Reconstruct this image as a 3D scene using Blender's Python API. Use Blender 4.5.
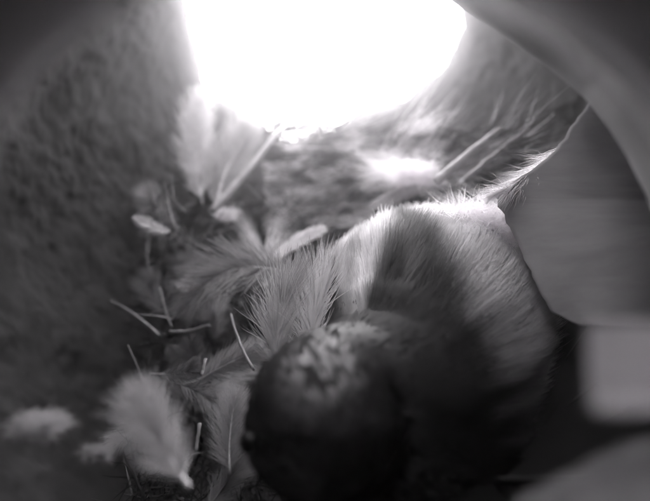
import bpy, bmesh, math, random
from mathutils import Vector, Matrix, noise

scene = bpy.context.scene
for o in list(bpy.data.objects):
    bpy.data.objects.remove(o)

# ------------------------------------------------------------------ camera
FPX = 387.0                      # focal length in photo pixels (650 px wide photo)
cam_d = bpy.data.cameras.new('camera')
cam = bpy.data.objects.new('camera', cam_d)
scene.collection.objects.link(cam)
cam.location = (0, 0, 0)
cam.rotation_euler = (math.radians(90), 0, 0)
cam_d.sensor_width = 36.0
cam_d.lens = 36.0 * FPX / 650.0
cam_d.clip_start = 0.001
cam_d.clip_end = 50.0
cam_d.dof.use_dof = True
cam_d.dof.focus_distance = 0.076
cam_d.dof.aperture_fstop = 7.6
scene.camera = cam

# ------------------------------------------------------------------ daylight outside the entrance
world = bpy.data.worlds.new('World')
scene.world = world
world.use_nodes = True
bg = world.node_tree.nodes['Background']
bg.inputs['Color'].default_value = (1.0, 0.985, 1.0, 1)
bg.inputs['Strength'].default_value = 17.0

scene.view_settings.view_transform = 'Standard'
scene.view_settings.look = 'None'
scene.view_settings.exposure = 0.0
scene.view_settings.gamma = 1.0
scene.render.engine = 'CYCLES'
scene.cycles.max_bounces = 8
scene.cycles.diffuse_bounces = 5

COL = scene.collection
R = random.Random(7)

def P(px, py, d):
    """a point of the nest: photo pixel and depth in metres along the view axis"""
    return Vector(((px - 325) / FPX * d, d, (250.5 - py) / FPX * d))

# ------------------------------------------------------------------ materials
def g(v):
    return (v, v * 0.98, v, 1)

def mat(name, v, rough=0.8, spec=0.2, transl=0.0, var=0.3, scale=300.0, bump=0.0, sheen=0.0, attr=False, stretch=None):
    m = bpy.data.materials.new(name); m.use_nodes = True
    nt = m.node_tree; N = nt.nodes; L = nt.links
    b = N['Principled BSDF']
    b.inputs['Roughness'].default_value = rough
    b.inputs['Specular IOR Level'].default_value = spec
    if sheen: b.inputs['Sheen Weight'].default_value = sheen
    tc = N.new('ShaderNodeTexCoord')
    src = tc.outputs['Object']
    if stretch:
        mp = N.new('ShaderNodeMapping'); mp.inputs['Scale'].default_value = stretch
        L.new(src, mp.inputs['Vector']); src = mp.outputs['Vector']
    n = N.new('ShaderNodeTexNoise'); n.inputs['Scale'].default_value = scale
    n.inputs['Detail'].default_value = 6; n.inputs['Roughness'].default_value = 0.65
    L.new(src, n.inputs['Vector'])
    r = N.new('ShaderNodeValToRGB')
    r.color_ramp.elements[0].position = 0.3; r.color_ramp.elements[1].position = 0.7
    r.color_ramp.elements[0].color = g(v * (1 - var)); r.color_ramp.elements[1].color = g(v * (1 + var))
    L.new(n.outputs['Fac'], r.inputs['Fac'])
    col = r.outputs['Color']
    if attr:
        a = N.new('ShaderNodeAttribute'); a.attribute_name = 'shade'
        mx = N.new('ShaderNodeMix'); mx.data_type = 'RGBA'; mx.blend_type = 'MULTIPLY'
        mx.inputs[0].default_value = 1.0
        L.new(col, mx.inputs[6]); L.new(a.outputs['Color'], mx.inputs[7]); col = mx.outputs[2]
    L.new(col, b.inputs['Base Color'])
    if bump:
        bp = N.new('ShaderNodeBump'); bp.inputs['Strength'].default_value = bump
        bp.inputs['Distance'].default_value = 0.0006
        L.new(n.outputs['Fac'], bp.inputs['Height']); L.new(bp.outputs['Normal'], b.inputs['Normal'])
    if transl:
        t = N.new('ShaderNodeBsdfTranslucent'); L.new(col, t.inputs['Color'])
        ms = N.new('ShaderNodeMixShader'); ms.inputs['Fac'].default_value = transl
        L.new(b.outputs['BSDF'], ms.inputs[1]); L.new(t.outputs['BSDF'], ms.inputs[2])
        L.new(ms.outputs['Shader'], N['Material Output'].inputs['Surface'])
    return m

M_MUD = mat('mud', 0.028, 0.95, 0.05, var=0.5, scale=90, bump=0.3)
M_PANEL = mat('panel_plaster', 0.8, 0.7, 0.2, var=0.15, scale=120)
M_PALE = mat('pale_feather', 0.52, 0.75, 0.15, transl=0.35, var=0.12)
M_WHITE = mat('white_feather', 0.82, 0.75, 0.15, transl=0.3, var=0.06)
M_PUFF = mat('white_down', 0.93, 0.8, 0.1, transl=0.7, var=0.03)
M_GREY = mat('grey_feather', 0.34, 0.75, 0.15, transl=0.3, var=0.2)
M_DIM = mat('dim_feather', 0.2, 0.8, 0.1, transl=0.3, var=0.15, scale=60)
M_SHEET = mat('sheet_feather', 0.36, 0.8, 0.1, transl=0.35, var=0.25, scale=40)
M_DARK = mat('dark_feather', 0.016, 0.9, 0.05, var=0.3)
M_SHAFT = mat('shaft', 0.72, 0.45, 0.4, var=0.1)
M_SHAFTD = mat('dark_shaft', 0.06, 0.45, 0.4, var=0.1)
M_STRAW = mat('straw', 0.42, 0.5, 0.35, transl=0.3, var=0.25, scale=500)
M_STRAWD = mat('dull_straw', 0.25, 0.6, 0.2, transl=0.2, var=0.35, scale=500)
M_PLUME = mat('plumage', 0.82, 0.6, 0.25, transl=0.15, var=0.12, attr=True)
M_SCALE = mat('crown_plumage', 0.9, 0.5, 0.25, var=0.15, attr=True)
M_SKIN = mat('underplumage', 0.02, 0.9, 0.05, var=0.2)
M_BEAK = mat('beak_horn', 0.03, 0.4, 0.4, var=0.2)
M_EYE = mat('eye', 0.005, 0.35, 0.25, var=0.0)
M_FIBRE = mat('fibre', 0.9, 0.7, 0.2, transl=0.15, var=0.2, attr=True)

# ------------------------------------------------------------------ object helpers
def tag(o, label=None, cat=None, group=None, kind=None):
    if label: o['label'] = label
    if cat: o['category'] = cat
    if group: o['group'] = group
    if kind: o['kind'] = kind
    return o

def link(name, verts, faces, material, parent=None, shades=None, smooth=True):
    me = bpy.data.meshes.new(name)
    me.from_pydata([tuple(v) for v in verts], [], faces)
    if smooth:
        me.polygons.foreach_set('use_smooth', [True] * len(me.polygons))
    if shades is not None:
        a = me.color_attributes.new('shade', 'FLOAT_COLOR', 'POINT')
        flat = []
        for s in shades: flat += [s, s, s, 1]
        a.data.foreach_set('color', flat)
    me.materials.append(material)
    me.update()
    o = bpy.data.objects.new(name, me); COL.objects.link(o)
    if parent is not None:
        o.parent = parent
        o.matrix_parent_inverse = Matrix.Translation(-parent.location)
    return o

def empty(name, loc):
    o = bpy.data.objects.new(name, None); COL.objects.link(o)
    o.location = loc; o.empty_display_size = 0.005
    return o

def bez(a, c, b, t):
    return a * (1 - t) ** 2 + c * (2 * t * (1 - t)) + b * t * t

def tube(V, F, pts, rads, sides=7, cap=True, flat=1.0):
    n0 = len(V)
    up = Vector((0.31, 0.77, 0.55))
    for i, p in enumerate(pts):
        t = (pts[min(i + 1, len(pts) - 1)] - pts[max(i - 1, 0)]).normalized()
        s = t.cross(up).normalized(); n = s.cross(t)
        for k in range(sides):
            a = 2 * math.pi * k / sides
            V.append(p + (s * math.cos(a) + n * (math.sin(a) * flat)) * rads[i])
    for i in range(len(pts) - 1):
        for k in range(sides):
            a = n0 + i * sides + k; b = n0 + i * sides + (k + 1) % sides
            F.append((a, b, b + sides, a + sides))
    if cap:
        F.append(tuple(n0 + k for k in reversed(range(sides))))
        F.append(tuple(n0 + (len(pts) - 1) * sides + k for k in range(sides)))

def strip(V, F, pts, wdir, w, S=None, s0=1.0, s1=1.0):
    """a thin tapering barb along pts"""
    n0 = len(V); m = len(pts)
    for i, p in enumerate(pts):
        u = i / (m - 1)
        ww = w * (1 - 0.85 * u ** 1.5) * 0.5
        V.append(p - wdir * ww); V.append(p + wdir * ww)
        if S is not None:
            s = s0 + (s1 - s0) * u; S.append(s); S.append(s)
    for i in range(m - 1):
        a = n0 + 2 * i
        F.append((a, a + 1, a + 3, a + 2))

def prof_oval(u):  return max(0.0, math.sin(math.pi * min(1, u * 0.93 + 0.05))) ** 0.55
def prof_blunt(u): return min(1, u * 5 + 0.25) * (1 - max(0, (u - 0.78) / 0.22) ** 2.2) + 0.02
def prof_fan(u):   return 0.25 + 0.75 * u

def feather(name, label, base, tip, width, bend=(0, 0, 0), mat_vane=None, mat_shaft=None, n=170, angle=38,
            fluff=0.15, droop=0.0, prof=prof_oval, facing=None, shaft_r=0.00022, seg=5, bw=2.2, asym=1.0, seed=1,
            parent=None, group=None, vane_solid=False, curl=0.4, cat='feather', start=0.06, shaft_u=1.0, fall=.55, rag=.25):
    """one feather: shaft and vane of single barbs"""
    rr = random.Random(seed)
    A = P(*base); B = P(*tip)
    mid = (A + B) / 2
    dm = mid.y
    C = mid + Vector((bend[0] / FPX * dm, bend[2], -bend[1] / FPX * dm))
    W = width / FPX * dm
    if facing is None:
        facing = (-mid).normalized()
    facing = Vector(facing)
    if parent is None:
        root = empty(name, A); tag(root, label, cat, group)
    else:
        root = empty(name, A); root.parent = parent
        root.matrix_parent_inverse = Matrix.Translation(-parent.location)
    V = []; F = []
    n = n * 2; bw = bw * 1.15
    L = (B - A).length
    for i in range(n):
        u = start + (1 - start) * (i + rr.random()) / n
        c = bez(A, C, B, u)
        t = (bez(A, C, B, min(1, u + 0.02)) - bez(A, C, B, max(0, u - 0.02))).normalized()
        s = t.cross(facing).normalized(); nn = s.cross(t).normalized()
        clump = noise.noise(Vector((u * 14, seed * 3.7, 0)))
        for side in (-1, 1):
            ln = W * 0.5 * prof(u) * (asym if side > 0 else 1.0) * (1 - rag * rr.random() ** 3)
            if ln <= 1e-5: continue
            ang = math.radians(angle * (1 - fall * u) + 10 * rr.uniform(-1, 1) * (0.35 + fluff * 2) + clump * 14 * min(1, fluff * 6))
            lift = rr.uniform(-1, 1) * fluff + clump * fluff
            d = (t * math.cos(ang) + s * side * math.sin(ang) + nn * lift).normalized()
            ln2 = ln / max(0.35, math.sin(math.radians(angle)))
            pts = []; p = c.copy(); k = ln2 / (seg - 1)
            cv = curl * rr.uniform(0.3, 1.0)
            for j in range(seg):
                pts.append(p.copy())
                d = (d + t * cv * 0.25 - nn * (droop * 0.25) + Vector((rr.uniform(-1, 1), rr.uniform(-1, 1), rr.uniform(-1, 1))) * fluff * 0.35).normalized()
                p = p + d * k
            wd = d.cross(nn).normalized()
            strip(V, F, pts, wd, bw * L / n)
    link('vane', V, F, mat_vane or M_PALE, root)
    V = []; F = []
    m = 12
    pts = [bez(A, C, B, shaft_u * i / (m - 1)) for i in range(m)]
    tube(V, F, pts, [shaft_r * (1 - 0.82 * i / (m - 1)) for i in range(m)], 6)
    link('shaft', V, F, mat_shaft or M_SHAFT, root)
    return root

def straw(name, label, a, b, r_px, bend=(0, 0, 0), material=None, group=None, hollow=True, taper=0.8, cat='straw'):
    A = P(*a); B = P(*b); dm = (A.y + B.y) / 2
    C = (A + B) / 2 + Vector((bend[0] / FPX * dm, bend[2], -bend[1] / FPX * dm))
    r = r_px / FPX * dm
    V = []; F = []
    m = 14
    pts = [bez(A, C, B, i / (m - 1)) for i in range(m)]
    rads = []
    for i in range(m):
        u = i / (m - 1)
        rads.append(r * (1 - (1 - taper) * u) * (1 + 0.05 * noise.noise(Vector((u * 6, r_px, a[0])))))
    q2 = random.Random(int(a[0] * 7 + a[1]))
    pts = [p + Vector((q2.uniform(-1, 1), q2.uniform(-1, 1), q2.uniform(-1, 1))) * r * .12 for p in pts]
    rads[0] *= .85; rads[-1] *= .8
    tube(V, F, pts, rads, 9, True, .55)
    o = link(name, V, F, material or M_STRAW)
    o.location = A; 
    for v in o.data.vertices: v.co -= A
    return tag(o, label, cat, group)

# ------------------------------------------------------------------ the nest wall
CEN = Vector((0.0, 0.088, 0.012)); RAD = Vector((0.077, 0.076, 0.082))

def depth(px, py):
    """depth at which a view ray meets the inner nest wall"""
    d = Vector(((px - 325) / FPX, 1.0, (250.5 - py) / FPX))
    a = b = c = 0.0
    for i in range(3):
        a += (d[i] / RAD[i]) ** 2; b += -2 * d[i] * CEN[i] / RAD[i] ** 2; c += (CEN[i] / RAD[i]) ** 2
    c -= 1
    return (-b + math.sqrt(max(0, b * b - 4 * a * c))) / (2 * a)

# outline of the entrance, its unseen top stretched to admit overhead light, in view directions from the middle of the nest
HOLE_PX = [(183, -60), (184, 0), (196, 45), (204, 78), (212, 96), (232, 104), (250, 114), (268, 128), (285, 143), (305, 142), (325, 137), (345, 122),
           (362, 108), (385, 106), (405, 99), (425, 84), (444, 66), (456, 50), (463, 25), (461, 0), (455, -60), (462, -300), (440, -620), (400, -800), (320, -880), (240, -800), (200, -620), (178, -300)]
HAX = Vector((-0.005, 0.80, 0.60)).normalized()
HC = Vector((0.0, 0.55, 0.83)).normalized()
def neck(p):
    """pull the upper far side of the cavity out into a short entrance neck"""
    v = (p - CEN).normalized()
    t = v.angle(HC) / 1.15
    if t >= 1: return p
    w = 1 - t; w = w * w * (3 - 2 * w)
    return p + HAX * (0.062 * w)
def inside(p):
    if p.y < 0.028 or p.z < 0: return False
    x = 325 + p.x / p.y * FPX; y = 250.5 - p.z / p.y * FPX
    c = False; j = len(HOLE_PX) - 1
    for i in range(len(HOLE_PX)):
        xi, yi = HOLE_PX[i]; xj, yj = HOLE_PX[j]
        if (yi > y) != (yj > y) and x < (xj - xi) * (y - yi) / (yj - yi) + xi: c = not c
        j = i
    return c

def mud(p):
    q = p * 1.0
    h = 0.0028 * noise.fractal(q * 28, 1.0, 2.0, 3)
    vd = noise.voronoi(q * 170)[0]
    h += 0.0006 * (0.5 - vd[0]) + 0.0006 * noise.fractal(q * 300, .8, 2.1, 3)
    return h

NU, NV = 600, 400
V = []; F = []; base = []
v0 = math.asin(min(1, (CEN.y - 0.0215) / RAD.y))
for j in range(NV + 1):
    la = -v0 + (math.pi / 2 - 0.004 + v0) * j / NV          # latitude about the view axis
    for i in range(NU):
        a = 2 * math.pi * i / NU
        n = Vector((math.cos(la) * math.cos(a), math.sin(la), math.cos(la) * math.sin(a)))
        p = Vector((CEN.x + RAD.x * n.x, CEN.y + RAD.y * n.y, CEN.z + RAD.z * n.z))
        p = neck(p)
        V.append(p - n * mud(p))
        base.append(V[-1])
def jit(p): return p + Vector((0.0012 * noise.noise(p * 160), 0, 0.0014 * noise.noise(p * 140 + Vector((5, 1, 2)))))
ins = [inside(p + Vector((0.0012 * noise.noise(p * 160), 0, 0.0014 * noise.noise(p * 140 + Vector((5, 1, 2)))))) for p in base]
snapped = []
for j in range(1, NV):
    for i in range(NU):
        a = j * NU + i
        if not ins[a]: continue
        for nb in (j * NU + (i + 1) % NU, j * NU + (i - 1) % NU, a + NU, a - NU):
            if not ins[nb]:
                lo_, hi_ = base[nb], base[a]
                for _ in range(8):
                    md = (lo_ + hi_) / 2
                    if inside(jit(md)): hi_ = md
                    else: lo_ = md
                snapped.append(a); V[a] = V[a] + (lo_ - base[a]); break
for a in snapped: ins[a] = False
for j in range(NV):
    for i in range(NU):
        a = j * NU + i; b = j * NU + (i + 1) % NU
        q = (a, b, b + NU, a + NU)
        if any(ins[k] for k in q):
            o3 = tuple(k for k in q if not ins[k])
            if len(o3) == 3: F.append(o3)
            continue
        F.append(q)
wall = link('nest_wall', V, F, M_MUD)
tag(wall, kind='structure')
sol = wall.modifiers.new('thickness', 'SOLIDIFY'); sol.thickness = 0.004; sol.offset = 1.0
# make sure it thickens outwards
f0 = wall.data.polygons[len(F) // 2]
if f0.normal.dot(f0.center - CEN) < 0: sol.offset = -1.0

# round port in the back panel through which the camera looks
PR = 0.0186; Y1 = 0.0205
cx, cz = (330 - 325) / FPX * 0.02, (250.5 - 332) / FPX * 0.02
V = []; F = []; n = 160
prof = [(0.0, 0.090), (0.0, PR + 0.0035)]
prof = [(Y1, 0.085), (Y1, PR + 0.004)]
for k in range(9):
    t = math.pi * k / 8
    prof.append((Y1 - 0.0028 + 0.0028 * math.cos(t), PR + 0.0040 - 0.0040 * math.sin(t)))
prof += [(Y1 - 0.0056, PR + 0.0045), (Y1 - 0.0056, 0.085)]
for y, r in prof:
    for k in range(n):
        a = 2 * math.pi * k / n
        V.append(Vector((cx + r * math.cos(a), y, cz + r * math.sin(a))))
m = len(prof)
for j in range(m):
    for k in range(n):
        a = j * n + k; b = j * n + (k + 1) % n
        c = ((j + 1) % m) * n + (k + 1) % n; d = ((j + 1) % m) * n + k
        F.append((a, b, c, d))
port = link('back_panel', V, F, M_PANEL)
tag(port, kind='structure')

# pale curved ledge of the nest rim at the upper right, running back to the panel
ARC = [(430, -40, .070), (480, 0, .066), (530, 30, .062), (568, 55, .059), (603, 84, .056), (630, 114, .053), (652, 146, .051), (674, 190, .049), (690, 240, .047)]
V = []; F = []; na = 60; nk = 20
def arc_pt(t):
    x = t * (len(ARC) - 1); i = min(int(x), len(ARC) - 2); u = x - i
    u2 = [ARC[i][q] * (1 - u) + ARC[i + 1][q] * u for q in range(3)]
    return P(*u2)
for j in range(na + 1):
    t = j / na; p = arc_pt(t); tg_ = (arc_pt(min(1, t + .03)) - arc_pt(max(0, t - .03))).normalized()
    out = Vector((p.x, 0, p.z)).normalized(); out = (out - tg_ * out.dot(tg_)).normalized(); nn_ = tg_.cross(out)
    if nn_.y > 0: nn_ = -nn_
    r_ = .0018 * (1 + .2 * noise.noise(p * 60))
    for k in range(nk):
        if k < 12:
            a = -math.pi * .75 + math.pi * 1.5 * k / 11
            q = p - out * r_ * math.cos(a) + nn_ * r_ * math.sin(a)
        else:
            w = (k - 11) / 8; side = p + out * r_ * .7 + nn_ * r_ * .7
            q = side.lerp(Vector((p.x * 1.25, .0200, p.z * 1.25)), w) + out * .006 * math.sin(math.pi * w)
        V.append(q + Vector((1, 1, 1)) * .0003 * noise.noise(q * 90))
for j in range(na):
    for k in range(nk - 1):
        a = j * nk + k; F.append((a, a + 1, a + 1 + nk, a + nk))
led = link('nest_ledge', V, F, mat('ledge_plaster', 0.15, .9, .1, var=.12, scale=90)); tag(led, kind='structure')
md = led.modifiers.new('thickness', 'SOLIDIFY'); md.thickness = .0008

# unseen dark camera housing, added to shut out light behind the panel
V = []; F = []
prof = [(Y1 - 0.0056, 0.030), (-0.030, 0.030), (-0.030, 0.0002)]
prof += [(-0.033, 0.0002), (-0.033, 0.034), (Y1 - 0.0056, 0.034)]
for y, r in prof:
    for k in range(64):
        a = 2 * math.pi * k / 64
        V.append(Vector((cx + r * math.cos(a), y - 0.0002, cz + r * math.sin(a))))
m = len(prof)
for j in range(m):
    for k in range(64):
        F.append((j * 64 + k, j * 64 + (k + 1) % 64, ((j + 1) % m) * 64 + (k + 1) % 64, ((j + 1) % m) * 64 + k))
tag(link('unseen_housing', V, F, M_SKIN), kind='structure')
#OBJECTS
# ------------------------------------------------------------------ the bird
def catmull(ps, t):
    n = len(ps) - 1; x = min(max(t, 0), 1) * n; i = min(int(x), n - 1); u = x - i
    p0 = ps[max(i - 1, 0)]; p1 = ps[i]; p2 = ps[i + 1]; p3 = ps[min(i + 2, n)]
    return 0.5 * ((2 * p1) + (p2 - p0) * u + (2 * p0 - 5 * p1 + 4 * p2 - p3) * u * u + (3 * p1 - p0 - 3 * p2 + p3) * u ** 3)

SP = [P(446, 266, .126), P(432, 294, .110), P(418, 330, .093), P(400, 374, .078), P(370, 400, .0665), P(329, 405, .0560), P(326, 440, .0525), P(330, 486, .0520)]
SR = [.008, .0225, .0272, .0235, .0158, .0104, .0103, .0050]
def spine(t):
    c = catmull(SP, t); r = catmull(SR, t)
    tm = min(max(t, .02), .98)
    tg = (catmull(SP, tm + .02) - catmull(SP, tm - .02)).normalized()
    if t > 1: c = c + tg * .0005; r *= .8
    sd = tg.cross(Vector((0, 0, 1))).normalized(); up = sd.cross(tg)
    return c, max(r, .0012), tg, sd, up
def belly(t, a):
    return 1 + 0.75 * max(0, -math.cos(a)) * math.exp(-((t - .57) / .12) ** 2)
def skin(t, a):
    c, r, tg, sd, up = spine(t)
    n = up * math.cos(a) + sd * math.sin(a)
    p = c + n * r * belly(t, a)
    c2, r2, _, sd2, up2 = spine(t + .012)
    tg = (c2 + (up2 * math.cos(a) + sd2 * math.sin(a)) * r2 * belly(t + .012, a) - p).normalized()
    n = (n - tg * n.dot(tg)).normalized()
    return p, n, tg

bird = empty('bird', P(418, 374, .076) + Vector((0, 0, -.02)))
tag(bird, 'dark round-headed bird with fluffy pale back crouching in the nest', 'bird')
V = []; F = []; NT, NA = 70, 48
for i in range(NT + 1):
    for k in range(NA):
        p, n_, tg = skin(i / NT, 2 * math.pi * k / NA); V.append(p)
for i in range(NT):
    for k in range(NA):
        a = i * NA + k; b = i * NA + (k + 1) % NA
        F.append((a, b, b + NA, a + NA))
F.append(tuple(range(NA))); F.append(tuple(NT * NA + k for k in reversed(range(NA))))
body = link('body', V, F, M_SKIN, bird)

# long fluffy back feathers
rr = random.Random(11)
V = []; F = []; S = []
for i in range(80000):
    t = rr.random() ** 0.8 * 0.66
    a = rr.uniform(-1.9, 1.9)
    p, n_, tg = skin(t, a)
    c, r, _, sd, up = spine(t)
    # streaks run along the body: pattern depends on the angle round it and slowly on the length
    k = noise.noise(Vector((a * 2.3, t * 2.0, 4.2)))
    k2 = noise.noise(Vector((a * 7.0, t * 3.0, 1.2)))
    sh = 0.34 + 0.36 * k + 0.24 * k2
    sh *= 1 - 0.92 * math.exp(-((p.x - 0.0165 - 0.0020 * k2 - .002 * k) / 0.0019) ** 2)       # dark stripe down the back
    if p.x > .0185: sh += .16 * min(1, (p.x - .0185) / .004)
    if p.x < 0.0165: sh += (0.10 + .3 * k2) * min(1, (0.0165 - p.x) / .004)
    rump = min(1, max(0, (.35 - t - .15 * k2) / .10)) * min(1, max(0, (p.x - .0195) / .003))
    sh = sh * (1 - rump) + 1.15 * rump
    nape = min(1, max(0, (t - 0.33 - 0.08 * min(1, max(0, (.015 - p.x) / .006)) - .09 * min(1, max(0, (p.x - .0185 - .003 * k2) / .006)) - .10 * k - .08 * k2) / 0.15)); sh = sh * (1 - nape) + (0.022 + .28 * max(0, k2 - .12) * (1 - min(1, max(0, (t - .5) / .08)))) * nape
    low = min(1, max(0, (a - .75 - .5 * k2) / 0.5)); sh = sh * (1 - low) + (0.03 + .3 * max(0, k2 - .1)) * low
    sh = max(0.02, sh) * rr.uniform(0.88, 1.12)
    ln = (0.012 - 0.008 * min(1, t / 0.66)) * rr.uniform(0.6, 1.2)
    d = (-tg + n_ * rr.uniform(0.16, 0.42 if a < .2 else .2) + sd * (k * 0.5 + rr.uniform(-.12, .12))).normalized()
    pts = []; q = p + n_ * 0.0002
    for j in range(5):
        pts.append(q.copy())
        d = (d - n_ * 0.07 + Vector((rr.uniform(-1, 1), rr.uniform(-1, 1), rr.uniform(-1, 1))) * 0.07).normalized()
        q = q + d * ln / 4
    wd = d.cross(n_).normalized()
    strip(V, F, pts, wd, 0.00018 * rr.uniform(.5, 1.3), S, sh * 0.8, min(.9, sh * 1.15))
o = link('back_plumage', V, F, M_PLUME, bird, S); tag(o, 'fluffed pale and dark streaked back feathers', kind='stuff')

# short scale-like head feathers
V = []; F = []; S = []
Hc = SP[5]
for i in range(5200):
    t = rr.uniform(0.56, 0.985); a = rr.uniform(-math.pi, math.pi)
    p, n_, tg = skin(t, a)
    sp = noise.noise(p * 1150)
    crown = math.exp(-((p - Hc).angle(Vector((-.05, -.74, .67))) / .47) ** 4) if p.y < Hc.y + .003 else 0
    sh = 0.022 + crown * max(0.0, 0.22 + 0.30 * sp) + 0.01 * max(0, sp)  # light falling on the crown is painted in as paler, mottled feathers
    face = math.exp(-((t - .90) / .05) ** 2) * math.exp(-((abs(a) - 0.5) / .35) ** 2)
    sh += 0.03 * face * (0.5 + sp)
    ln = rr.uniform(.0012, .0021); w = rr.uniform(.0006, .0010)
    d = (-tg + n_ * 0.22).normalized(); sd = d.cross(n_).normalized()
    q = p + n_ * 0.0001; n0 = len(V)
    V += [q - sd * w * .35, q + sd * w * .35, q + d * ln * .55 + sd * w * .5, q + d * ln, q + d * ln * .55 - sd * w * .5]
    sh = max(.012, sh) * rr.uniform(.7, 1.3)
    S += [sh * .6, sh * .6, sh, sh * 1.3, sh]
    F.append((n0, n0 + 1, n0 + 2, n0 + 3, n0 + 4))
o = link('head_plumage', V, F, M_SCALE, bird, S); tag(o, 'short dark head feathers with top light painted on mottled crown', kind='stuff')

# beak and eyes
fd = (SP[7] - SP[5]).normalized(); bx = fd.cross(Vector((0, 0, 1))).normalized(); bu = bx.cross(fd)
V = []; F = []
B0 = SP[7] - fd * .0015; BT = SP[7] + fd * .0046
for j, (u, w, h) in enumerate([(0, .0030, .0021), (.35, .0023, .0017), (.7, .0012, .0010), (1, .0002, .0002)]):
    c = B0.lerp(BT, u)
    for k in range(10):
        a = 2 * math.pi * k / 10; V.append(c + bx * w * math.cos(a) + bu * h * math.sin(a))
for j in range(3):
    for k in range(10):
        F.append((j * 10 + k, j * 10 + (k + 1) % 10, j * 10 + 10 + (k + 1) % 10, j * 10 + 10 + k))
F.append(tuple(30 + k for k in range(10)))
link('beak', V, F, M_BEAK, bird)
for sgn in (-1, 1):
    V = []; F = []
    p, n_, tg = skin(0.83, sgn * 1.35)
    for j in range(9):
        th = math.pi * j / 8
        for k in range(12):
            a = 2 * math.pi * k / 12
            V.append(p + Vector((math.sin(th) * math.cos(a), math.sin(th) * math.sin(a), math.cos(th))) * .0014)
    for j in range(8):
        for k in range(12):
            F.append((j * 12 + k, j * 12 + (k + 1) % 12, j * 12 + 12 + (k + 1) % 12, j * 12 + 12 + k))
    link('eye', V, F, M_EYE, bird)

# folded wings: a covert shield with separate long flight feathers
def quill(name, base, tip, width, bend, parent, seed, mt, n=150, facing=None):
    r2 = random.Random(seed)
    A = P(*base); B = P(*tip); mid = (A + B) / 2; dm = mid.y
    C = mid + Vector((bend[0] / FPX * dm, bend[2], -bend[1] / FPX * dm)); W = width / FPX * dm
    fc = Vector(facing) if facing else (-mid).normalized()
    V = []; F = []; L = (B - A).length
    for i in range(n):
        u = .05 + .95 * i / n; c = bez(A, C, B, u)
        t = (bez(A, C, B, min(1, u + .02)) - bez(A, C, B, max(0, u - .02))).normalized()
        s = t.cross(fc).normalized(); nn = s.cross(t).normalized()
        for side, wq in ((-1, .36), (1, .64)):
            ln = W * wq * prof_blunt(u) / math.sin(math.radians(32))
            ang = math.radians(32 + r2.uniform(-2, 2)); d = t * math.cos(ang) + s * side * math.sin(ang) - nn * .08
            pts = [c + d * ln * k / 3 + t * ln * .06 * k * k / 9 for k in range(4)]
            strip(V, F, pts, d.cross(nn).normalized(), 2.6 * L / n)
    m = 8; pts = [bez(A, C, B, i / (m - 1)) for i in range(m)]
    tube(V, F, pts, [.0005 * (1 - .8 * i / (m - 1)) for i in range(m)], 6)
    return link(name, V, F, mt, parent)

def covert(name, pts_px, thick, parent):
    """rounded shield over the wing, lofted between an upper and a lower edge"""
    V = []; F = []; n = len(pts_px); m = 14
    for (x0, y0, d0, x1, y1, d1) in pts_px:
        A = P(x0, y0, d0); B = P(x1, y1, d1); mid = (A + B) / 2; nn = (-mid).normalized()
        for k in range(m):
            u = k / (m - 1); V.append(A.lerp(B, u) + nn * thick * math.sin(math.pi * u) ** .6)
        for k in range(m):
            u = 1 - k / (m - 1); V.append(A.lerp(B, u) - nn * thick * .4 * math.sin(math.pi * u) ** .6)
    for i in range(n - 1):
        for k in range(2 * m):
            a = i * 2 * m + k; b = i * 2 * m + (k + 1) % (2 * m)
            F.append((a, b, b + 2 * m, a + 2 * m))
    F.append(tuple(range(2 * m))); F.append(tuple((n - 1) * 2 * m + k for k in reversed(range(2 * m))))
    return link(name, V, F, M_DARK, parent)

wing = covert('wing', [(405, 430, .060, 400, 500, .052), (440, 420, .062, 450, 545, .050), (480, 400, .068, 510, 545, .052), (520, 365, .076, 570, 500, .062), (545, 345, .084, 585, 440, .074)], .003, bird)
k = 0
for tip, w, bd in (((554, 306, .080), 60, (14, 14, 0)), ((590, 322, .074), 90, (16, 12, 0)), ((630, 350, .069), 100, (10, 14, 0)), ((665, 388, .065), 100, (6, 12, 0)), ((690, 428, .061), 96, (0, 14, 0)), ((680, 462, .057), 90, (0, 8, 0))):
    quill('flight_feather', (455 + 8 * k, 455 + 5 * k, .0640 - .0018 * k), tip, w, bd, wing, 40 + k, M_DARK); k += 1
wing2 = covert('wing', [(372, 402, .069, 382, 440, .064), (362, 385, .076, 380, 430, .070), (366, 360, .086, 390, 410, .082), (380, 335, .096, 400, 380, .094)], .002, bird)
for k in range(3):
    quill('flight_feather', (375 + 4 * k, 405, .079), (385 + 8 * k, 330 + 8 * k, .108), 22, (-4, 0, 0), wing2, 60 + k, M_DARK, n=90)

# ------------------------------------------------------------------ loose feathers in the nest
feather('feather', 'fluffy pale upright feather at left corner of the entrance', (203, 205, .124), (202, 100, .132), 46, (-12, 0, 0), M_PALE, n=150, angle=30, fluff=0.42, seed=1)
feather('feather', 'smooth pale feather behind the long straw below the entrance', (216, 212, .124), (250, 128, .136), 62, (-12, -4, 0), M_GREY, n=160, angle=35, fluff=0.42, seed=2)
feather('feather', 'fan-shaped grey feather with spread barbs left of the bird', (264, 290, .104), (264, 252, .110), 96, (2, 0, 0), M_PALE, M_PALE, n=60, angle=46, fluff=0.26, prof=prof_fan, seed=3, curl=.1, bw=1.3, shaft_u=.8)
feather('feather', 'broad grey feather arching over below the fan-shaped feather', (296, 276, .100), (186, 312, .100), 80, (-18, -48, -.004), M_GREY, n=190, angle=48, fluff=0.45, droop=.2, seed=4)
feather('feather', 'narrow bright white feather beside the fan-shaped feather', (266, 266, .100), (322, 230, .108), 20, (-4, -5, 0), M_WHITE, n=80, angle=24, fluff=.12, seed=5)
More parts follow.
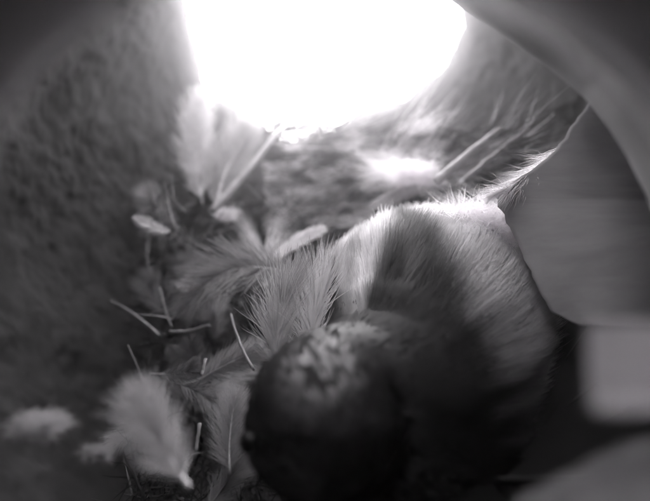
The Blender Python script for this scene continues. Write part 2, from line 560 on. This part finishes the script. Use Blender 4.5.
feather('feather', 'streaked pale feather standing close behind the dark head', (280, 380, .066), (298, 276, .080), 66, (-22, -6, 0), M_GREY, M_GREY, n=190, angle=28, fluff=0.55, seed=6, bw=2.4, fall=.8)
feather('feather', 'pale plume squeezed between the streaked feather and the bird\'s back', (314, 372, .067), (334, 268, .084), 66, (-20, -6, 0), M_PALE, M_PALE, n=190, angle=26, fluff=0.55, seed=23, bw=2.4, fall=.8)
feather('feather', 'small dim feather against the left mud wall', (188, 248, .125), (148, 190, .130), 40, (-12, 0, 0), M_GREY, n=110, angle=40, fluff=0.4, seed=7)
feather('feather', 'pale feather with bright shaft at the lower left', (190, 488, .046), (140, 396, .052), 78, (-6, 4, 0), M_PALE, n=150, angle=36, fluff=.6, seed=8, shaft_r=.00034, shaft_u=.5)
feather('feather', 'pale downy feather touching left side of the dark head', (230, 474, .066), (236, 396, .070), 56, (-6, 0, 0), M_PALE, n=170, angle=44, fluff=0.5, seed=9)
feather('feather', 'small dim feather under left side of the head at the bottom', (206, 512, .066), (256, 452, .072), 44, (-4, -4, 0), M_GREY, M_GREY, n=150, angle=42, fluff=.28, seed=21)
feather('feather', 'short pale feather lying left of the head top', (196, 382, .090), (266, 348, .086), 42, (0, -6, 0), M_PALE, n=130, angle=38, fluff=0.35, seed=10)
feather('feather', 'glaring white feather tuft just above the bird\'s back', (452, 186, .118), (386, 172, .124), 90, (0, -8, 0), M_WHITE, M_WHITE, n=170, angle=44, fluff=0.5, seed=12, facing=(0, -.42, .9))
feather('feather', 'pale thin feather sloping under the white tuft', (442, 182, .112), (372, 208, .116), 20, (0, -6, 0), M_PALE, n=100, angle=26, fluff=.14, seed=13)
feather('feather', 'blazing white feather along top of the bird\'s back', (526, 216, .092), (438, 228, .098), 130, (0, -12, 0), M_WHITE, M_WHITE, n=190, angle=55, fluff=0.4, seed=14, facing=(0, -.42, .9))
feather('feather', 'narrow pale feather edging right flank of the bird', (508, 216, .092), (544, 312, .090), 26, (14, -8, 0), M_PALE, n=130, angle=24, fluff=.14, seed=15)
# the very large feather: one broad cupped vane with fine barb relief, and its shaft
def m_sheet():
    m = mat('sheet_vane', 0.25, 0.75, 0.15, transl=0.35, var=0.2, scale=1.0, bump=0.15)
    N = m.node_tree.nodes; L = m.node_tree.links
    uv = N.new('ShaderNodeUVMap'); mp = N.new('ShaderNodeMapping'); mp.inputs['Scale'].default_value = (2.2, 16.0, 1)
    L.new(uv.outputs['UV'], mp.inputs['Vector'])
    for n in N:
        if n.type == 'TEX_NOISE': L.new(mp.outputs['Vector'], n.inputs['Vector']); n.inputs['Distortion'].default_value = .4
    return m
rows = [(78, 612, .079), (95, 594, .080), (120, 577, .080), (150, 556, .079), (172, 530, .078), (184, 508, .077), (194, 494, .077), (208, 500, .077), (230, 511, .077), (260, 526, .077),
        (290, 539, .076), (312, 552, .075), (326, 580, .075)]
lf = empty('large_feather', P(650, 450, .064)); tag(lf, 'very large smooth grey feather standing at the right', 'feather')
V = []; F = []; UV = []; nu = 40; nr = 64
for j in range(nr + 1):
    x = j / nr * (len(rows) - 1); i = min(int(x), len(rows) - 2); u = x - i
    yl = rows[i][0] * (1 - u) + rows[i + 1][0] * u; xl = rows[i][1] * (1 - u) + rows[i + 1][1] * u; dl = rows[i][2] * (1 - u) + rows[i + 1][2] * u
    xl += 3.0 * noise.noise(Vector((j * .45, 2, 1))) + 2 * noise.noise(Vector((j * 1.7, 5, 1)))
    for k in range(nu + 1):
        w = k / nu
        px_ = xl + (720 - xl) * w; py_ = yl + (26 * w + 18 * w * (1 - w)) * (1 - j / nr)
        e_ = (px_ - 490) / 230
        dd = .0785 - .0165 * e_ - .0055 * math.sin(math.pi * e_) - .004 * max(0, (py_ - 200) / 120) + .0010 * noise.noise(Vector((px_ / 60, py_ / 120, 3)))
        V.append(P(px_, py_, dd)); UV.append((w, j / nr + .10 * w))
for j in range(nr):
    for k in range(nu):
        a = j * (nu + 1) + k; F.append((a, a + 1, a + nu + 2, a + nu + 1))
MS = m_sheet()
vo = link('vane', V, F, MS, lf)
ul = vo.data.uv_layers.new(name='UVMap')
for lp in vo.data.loops: ul.data[lp.index].uv = UV[lp.vertex_index]
sm = vo.modifiers.new('thickness', 'SOLIDIFY'); sm.thickness = .0002
V = []; F = []
tube(V, F, [P(716 - .4 * t, 118 + 17 * t, .0620 - .0003 * t) for t in range(13)], [.0003 + .00005 * t for t in range(13)], 7)
link('shaft', V, F, M_SHEET, lf)
feather('feather', 'narrow white feather added for the lit upper left edge of the large grey feather', (570, 138, .076), (490, 196, .075), 34, (2, 14, 0), M_WHITE, M_WHITE, n=260, angle=26, fluff=.6, seed=22, shaft_r=.00008, facing=(-.5, -.3, .8))  # white strands added in place of light along the vane's edge
feather('broad_feather', 'smooth pale feather lying flat at the right edge', (780, 332, .024), (588, 328, .026), 168, (0, -6, 0), M_WHITE, n=300, angle=80, fluff=.01, prof=lambda u: (1 - max(0, (u - .93) / .07) ** 3) * .98 + .02, seed=17, bw=8, asym=.05, curl=.02, fall=0)
feather('broad_feather', 'blurred pale feather across the lower right corner', (780, 470, .028), (560, 520, .030), 100, (0, -16, 0), M_GREY, M_GREY, n=380, angle=40, fluff=.02, prof=prof_blunt, seed=18, bw=5)

r3 = random.Random(77)
ORD = ['topmost', 'second from the top', 'third from the top', 'fourth from the top', 'fifth from the top', 'sixth from the top', 'seventh from the top',
       'sixth from the bottom', 'fifth from the bottom', 'fourth from the bottom', 'third from the bottom', 'second from the bottom', 'lowest']
spots = sorted([(r3.uniform(150, 262), r3.uniform(215, 420)) for i in range(13)], key=lambda q: q[1])
for i, (x, y) in enumerate(spots):
    d = depth(x, y) * r3.uniform(.70, .84)
    a = r3.uniform(0, 6.28); l = r3.uniform(28, 52)
    feather('small_feather', '%s small downy feather, %s in the tangle left of the bird' % (('grey', 'dark', 'pale')[i % 3], ORD[i]), (x, y, d), (x + l * math.cos(a), y + l * math.sin(a), d * r3.uniform(.95, 1.05)),
            r3.uniform(22, 44), (r3.uniform(-10, 10), r3.uniform(-10, 10), 0), (M_GREY, M_DIM, M_PALE)[i % 3], M_DIM, n=70, angle=r3.uniform(34, 52), fluff=.5, seed=100 + i,
            group='downy feathers in the tangle', shaft_r=.00014, facing=(r3.uniform(-.5, .5), -.8, r3.uniform(0, .9)))

# small white down tuft by the straw, pale clump at the lower left
def tuft(name, label, c, rx, ry, n, mt, seed, cat='down'):
    r2 = random.Random(seed); C = P(*c); V = []; F = []
    sx = rx / FPX * c[2]; sy = ry / FPX * c[2]
    for i in range(n):
        d = Vector((r2.gauss(0, 1), r2.gauss(0, 1), r2.gauss(0, 1))).normalized()
        o0 = C + Vector((r2.uniform(-.6, .6) * sx, r2.uniform(-.3, .3) * sx, r2.uniform(-.5, .5) * sy))
        ln = r2.uniform(.3, .8); pts = []; q = o0.copy()
        for j in range(5):
            pts.append(q.copy())
            d = (d + Vector((r2.uniform(-1, 1), r2.uniform(-1, 1), r2.uniform(-1, 1))) * .45).normalized()
            q = q + Vector((d.x * sx, d.y * sx * .7, d.z * sy)) * ln / 4
        wd = d.cross(C).normalized()
        strip(V, F, pts, wd, .00013)
    o = link(name, V, F, mt)
    for v in o.data.vertices: v.co -= C
    o.location = C
    return tag(o, label, cat)
tuft('down_tuft', 'small bright down tuft at foot of the long straw', (226, 214, .118), 16, 11, 500, M_WHITE, 31)
tuft('down_puff', 'blazing white down puff on the top right of the bird\'s back', (482, 226, .083), 52, 38, 3000, M_PUFF, 34)
tuft('down_puff', 'small blazing white down puff left of the thick leaning straw', (412, 174, .112), 32, 20, 1700, M_PUFF, 35)
tuft('down_clump', 'pale fluffy clump on the mud wall at lower left', (41, 424, .052), 30, 16, 1500, M_PALE, 32)
tuft('down_clump', 'dim fluffy clump between lower left clump and pale feather', (98, 452, .056), 18, 11, 600, M_GREY, 33)

# ------------------------------------------------------------------ straws and bits
straw('straw', 'long thick pale straw leaning below the entrance', (210, 213, .112), (279, 129, .120), 4.0, (4, 2, 0), taper=.65)
straw('straw', 'thick dull straw leaning right above the white feathers', (436, 182, .104), (502, 128, .112), 5.2, (3, -5, 0), M_STRAW, taper=.6)
straw('straw', 'thinner straw parallel to the thick dull one at right', (458, 186, .104), (524, 132, .112), 3.0, (0, -3, 0), M_STRAW)
straw('twig', 'short pale twig sticking out from the left mud wall', (111, 301, .108), (160, 337, .098), 1.7, (2, -4, 0), M_STRAWD, cat='twig', taper=2.1)
straw('quill_stub', 'small pale quill stub right of the short twig', (170, 332, .098), (210, 325, .096), 3.6, (0, 6, 0), M_STRAWD, cat='quill')
straw('straw', 'thin pale straw pointing down to the head\'s left', (231, 314, .092), (254, 370, .083), 1.7, (-5, 3, 0), M_STRAW, taper=1.5)
straw('stalk', 'thin dim curved stalk hanging below the small dim feather', (148, 236, .122), (153, 286, .116), 1.8, (-6, 0, 0), M_STRAWD, cat='stalk')
straw('stalk', 'thin dim stalk standing above the quill stub', (160, 288, .108), (172, 328, .102), 2.0, (-3, 0, 0), M_STRAWD, cat='stalk')
straw('grass_bit', 'tiny bright upright grass bit above the downy feather', (206, 358, .086), (202, 375, .084), 2.2, (0, 0, 0), M_STRAW, cat='grass')
straw('grass_bit', 'tiny upright grass bit beside the bright-shafted feather', (200, 423, .070), (196, 450, .068), 2.4, (0, 0, 0), M_STRAW, cat='grass')
straw('stalk', 'thin dim horizontal stalk ending at the tiny upright bit', (150, 374, .088), (203, 371, .086), 1.3, (0, 2, 0), M_STRAWD, cat='stalk')
straw('stalk', 'thin dark stalk slanting beneath the short twig', (128, 345, .094), (146, 386, .09), 1.2, (0, 0, 0), M_STRAWD, cat='stalk')
straw('stalk', 'fine bright stalk standing below the middle of entrance', (345, 138, .150), (337, 170, .146), 1.3, (0, 0, 0), M_STRAW, cat='stalk')

# ------------------------------------------------------------------ loose lining: fibres and barbs nobody could count
V = []; F = []; S = []
rr = random.Random(5)
def fibres(n, x0, x1, y0, y1, k0, k1, lmin, lmax, w, s0, s1, ang=0, spread=3.14, dens=None, cur=.35, clumpy=False):
    i = 0
    while i < n:
        x = rr.uniform(x0, x1); y = rr.uniform(y0, y1)
        if dens and not dens(x, y): continue
        i += 1
        d = depth(x, y) * rr.uniform(k0, k1)
        p = P(x, y, d)
        a = math.radians(ang) + rr.uniform(-spread, spread)
        if clumpy: a += 1.2 * noise.noise(Vector((x / 40, y / 25, 1.3)))
        dr = Vector((math.cos(a), rr.uniform(-.5, .5), math.sin(a))).normalized()
        ln = rr.uniform(lmin, lmax) / FPX * d; pts = []
        for j in range(5):
            pts.append(p.copy())
            dr = (dr + Vector((rr.uniform(-1, 1), rr.uniform(-1, 1), rr.uniform(-1, 1))) * cur).normalized()
            p = p + dr * ln / 4
        wd = dr.cross(p).normalized()
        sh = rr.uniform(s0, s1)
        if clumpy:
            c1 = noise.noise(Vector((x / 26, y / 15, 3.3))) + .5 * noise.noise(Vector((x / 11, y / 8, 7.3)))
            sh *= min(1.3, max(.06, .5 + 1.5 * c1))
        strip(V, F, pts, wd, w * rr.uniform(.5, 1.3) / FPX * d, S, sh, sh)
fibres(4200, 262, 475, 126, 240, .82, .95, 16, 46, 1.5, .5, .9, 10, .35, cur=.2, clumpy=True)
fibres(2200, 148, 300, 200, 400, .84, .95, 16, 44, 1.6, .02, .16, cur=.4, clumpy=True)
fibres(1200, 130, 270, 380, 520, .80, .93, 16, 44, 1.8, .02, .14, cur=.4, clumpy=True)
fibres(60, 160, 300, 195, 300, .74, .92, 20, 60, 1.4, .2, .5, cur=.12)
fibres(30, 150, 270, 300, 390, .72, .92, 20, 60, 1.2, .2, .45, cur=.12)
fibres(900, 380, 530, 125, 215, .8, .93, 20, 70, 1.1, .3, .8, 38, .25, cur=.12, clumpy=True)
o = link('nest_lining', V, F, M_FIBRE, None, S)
tag(o, 'tangled fine fibres and down lining the nest', 'nest lining', kind='stuff')

# ------------------------------------------------------------------ added volume that spreads glare round the entrance
V = [Vector((x, y, z)) for x in (-.15, .15) for y in (-.06, .30) for z in (-.14, .26)]
F = [(0, 1, 3, 2), (4, 6, 7, 5), (0, 4, 5, 1), (2, 3, 7, 6), (0, 2, 6, 4), (1, 5, 7, 3)]
hm = bpy.data.materials.new('glare_volume'); hm.use_nodes = True
nt = hm.node_tree
nt.nodes.remove(nt.nodes['Principled BSDF'])
pv = nt.nodes.new('ShaderNodeVolumePrincipled')
pv.inputs['Color'].default_value = (1, .97, 1, 1)
pv.inputs['Density'].default_value = 2.2
pv.inputs['Anisotropy'].default_value = 0.95
nt.links.new(pv.outputs['Volume'], nt.nodes['Material Output'].inputs['Volume'])
hz = link('glare_box', V, F, hm, smooth=False)
tag(hz, 'thin volume added for the glare round the entrance', 'glare_box', kind='stuff')
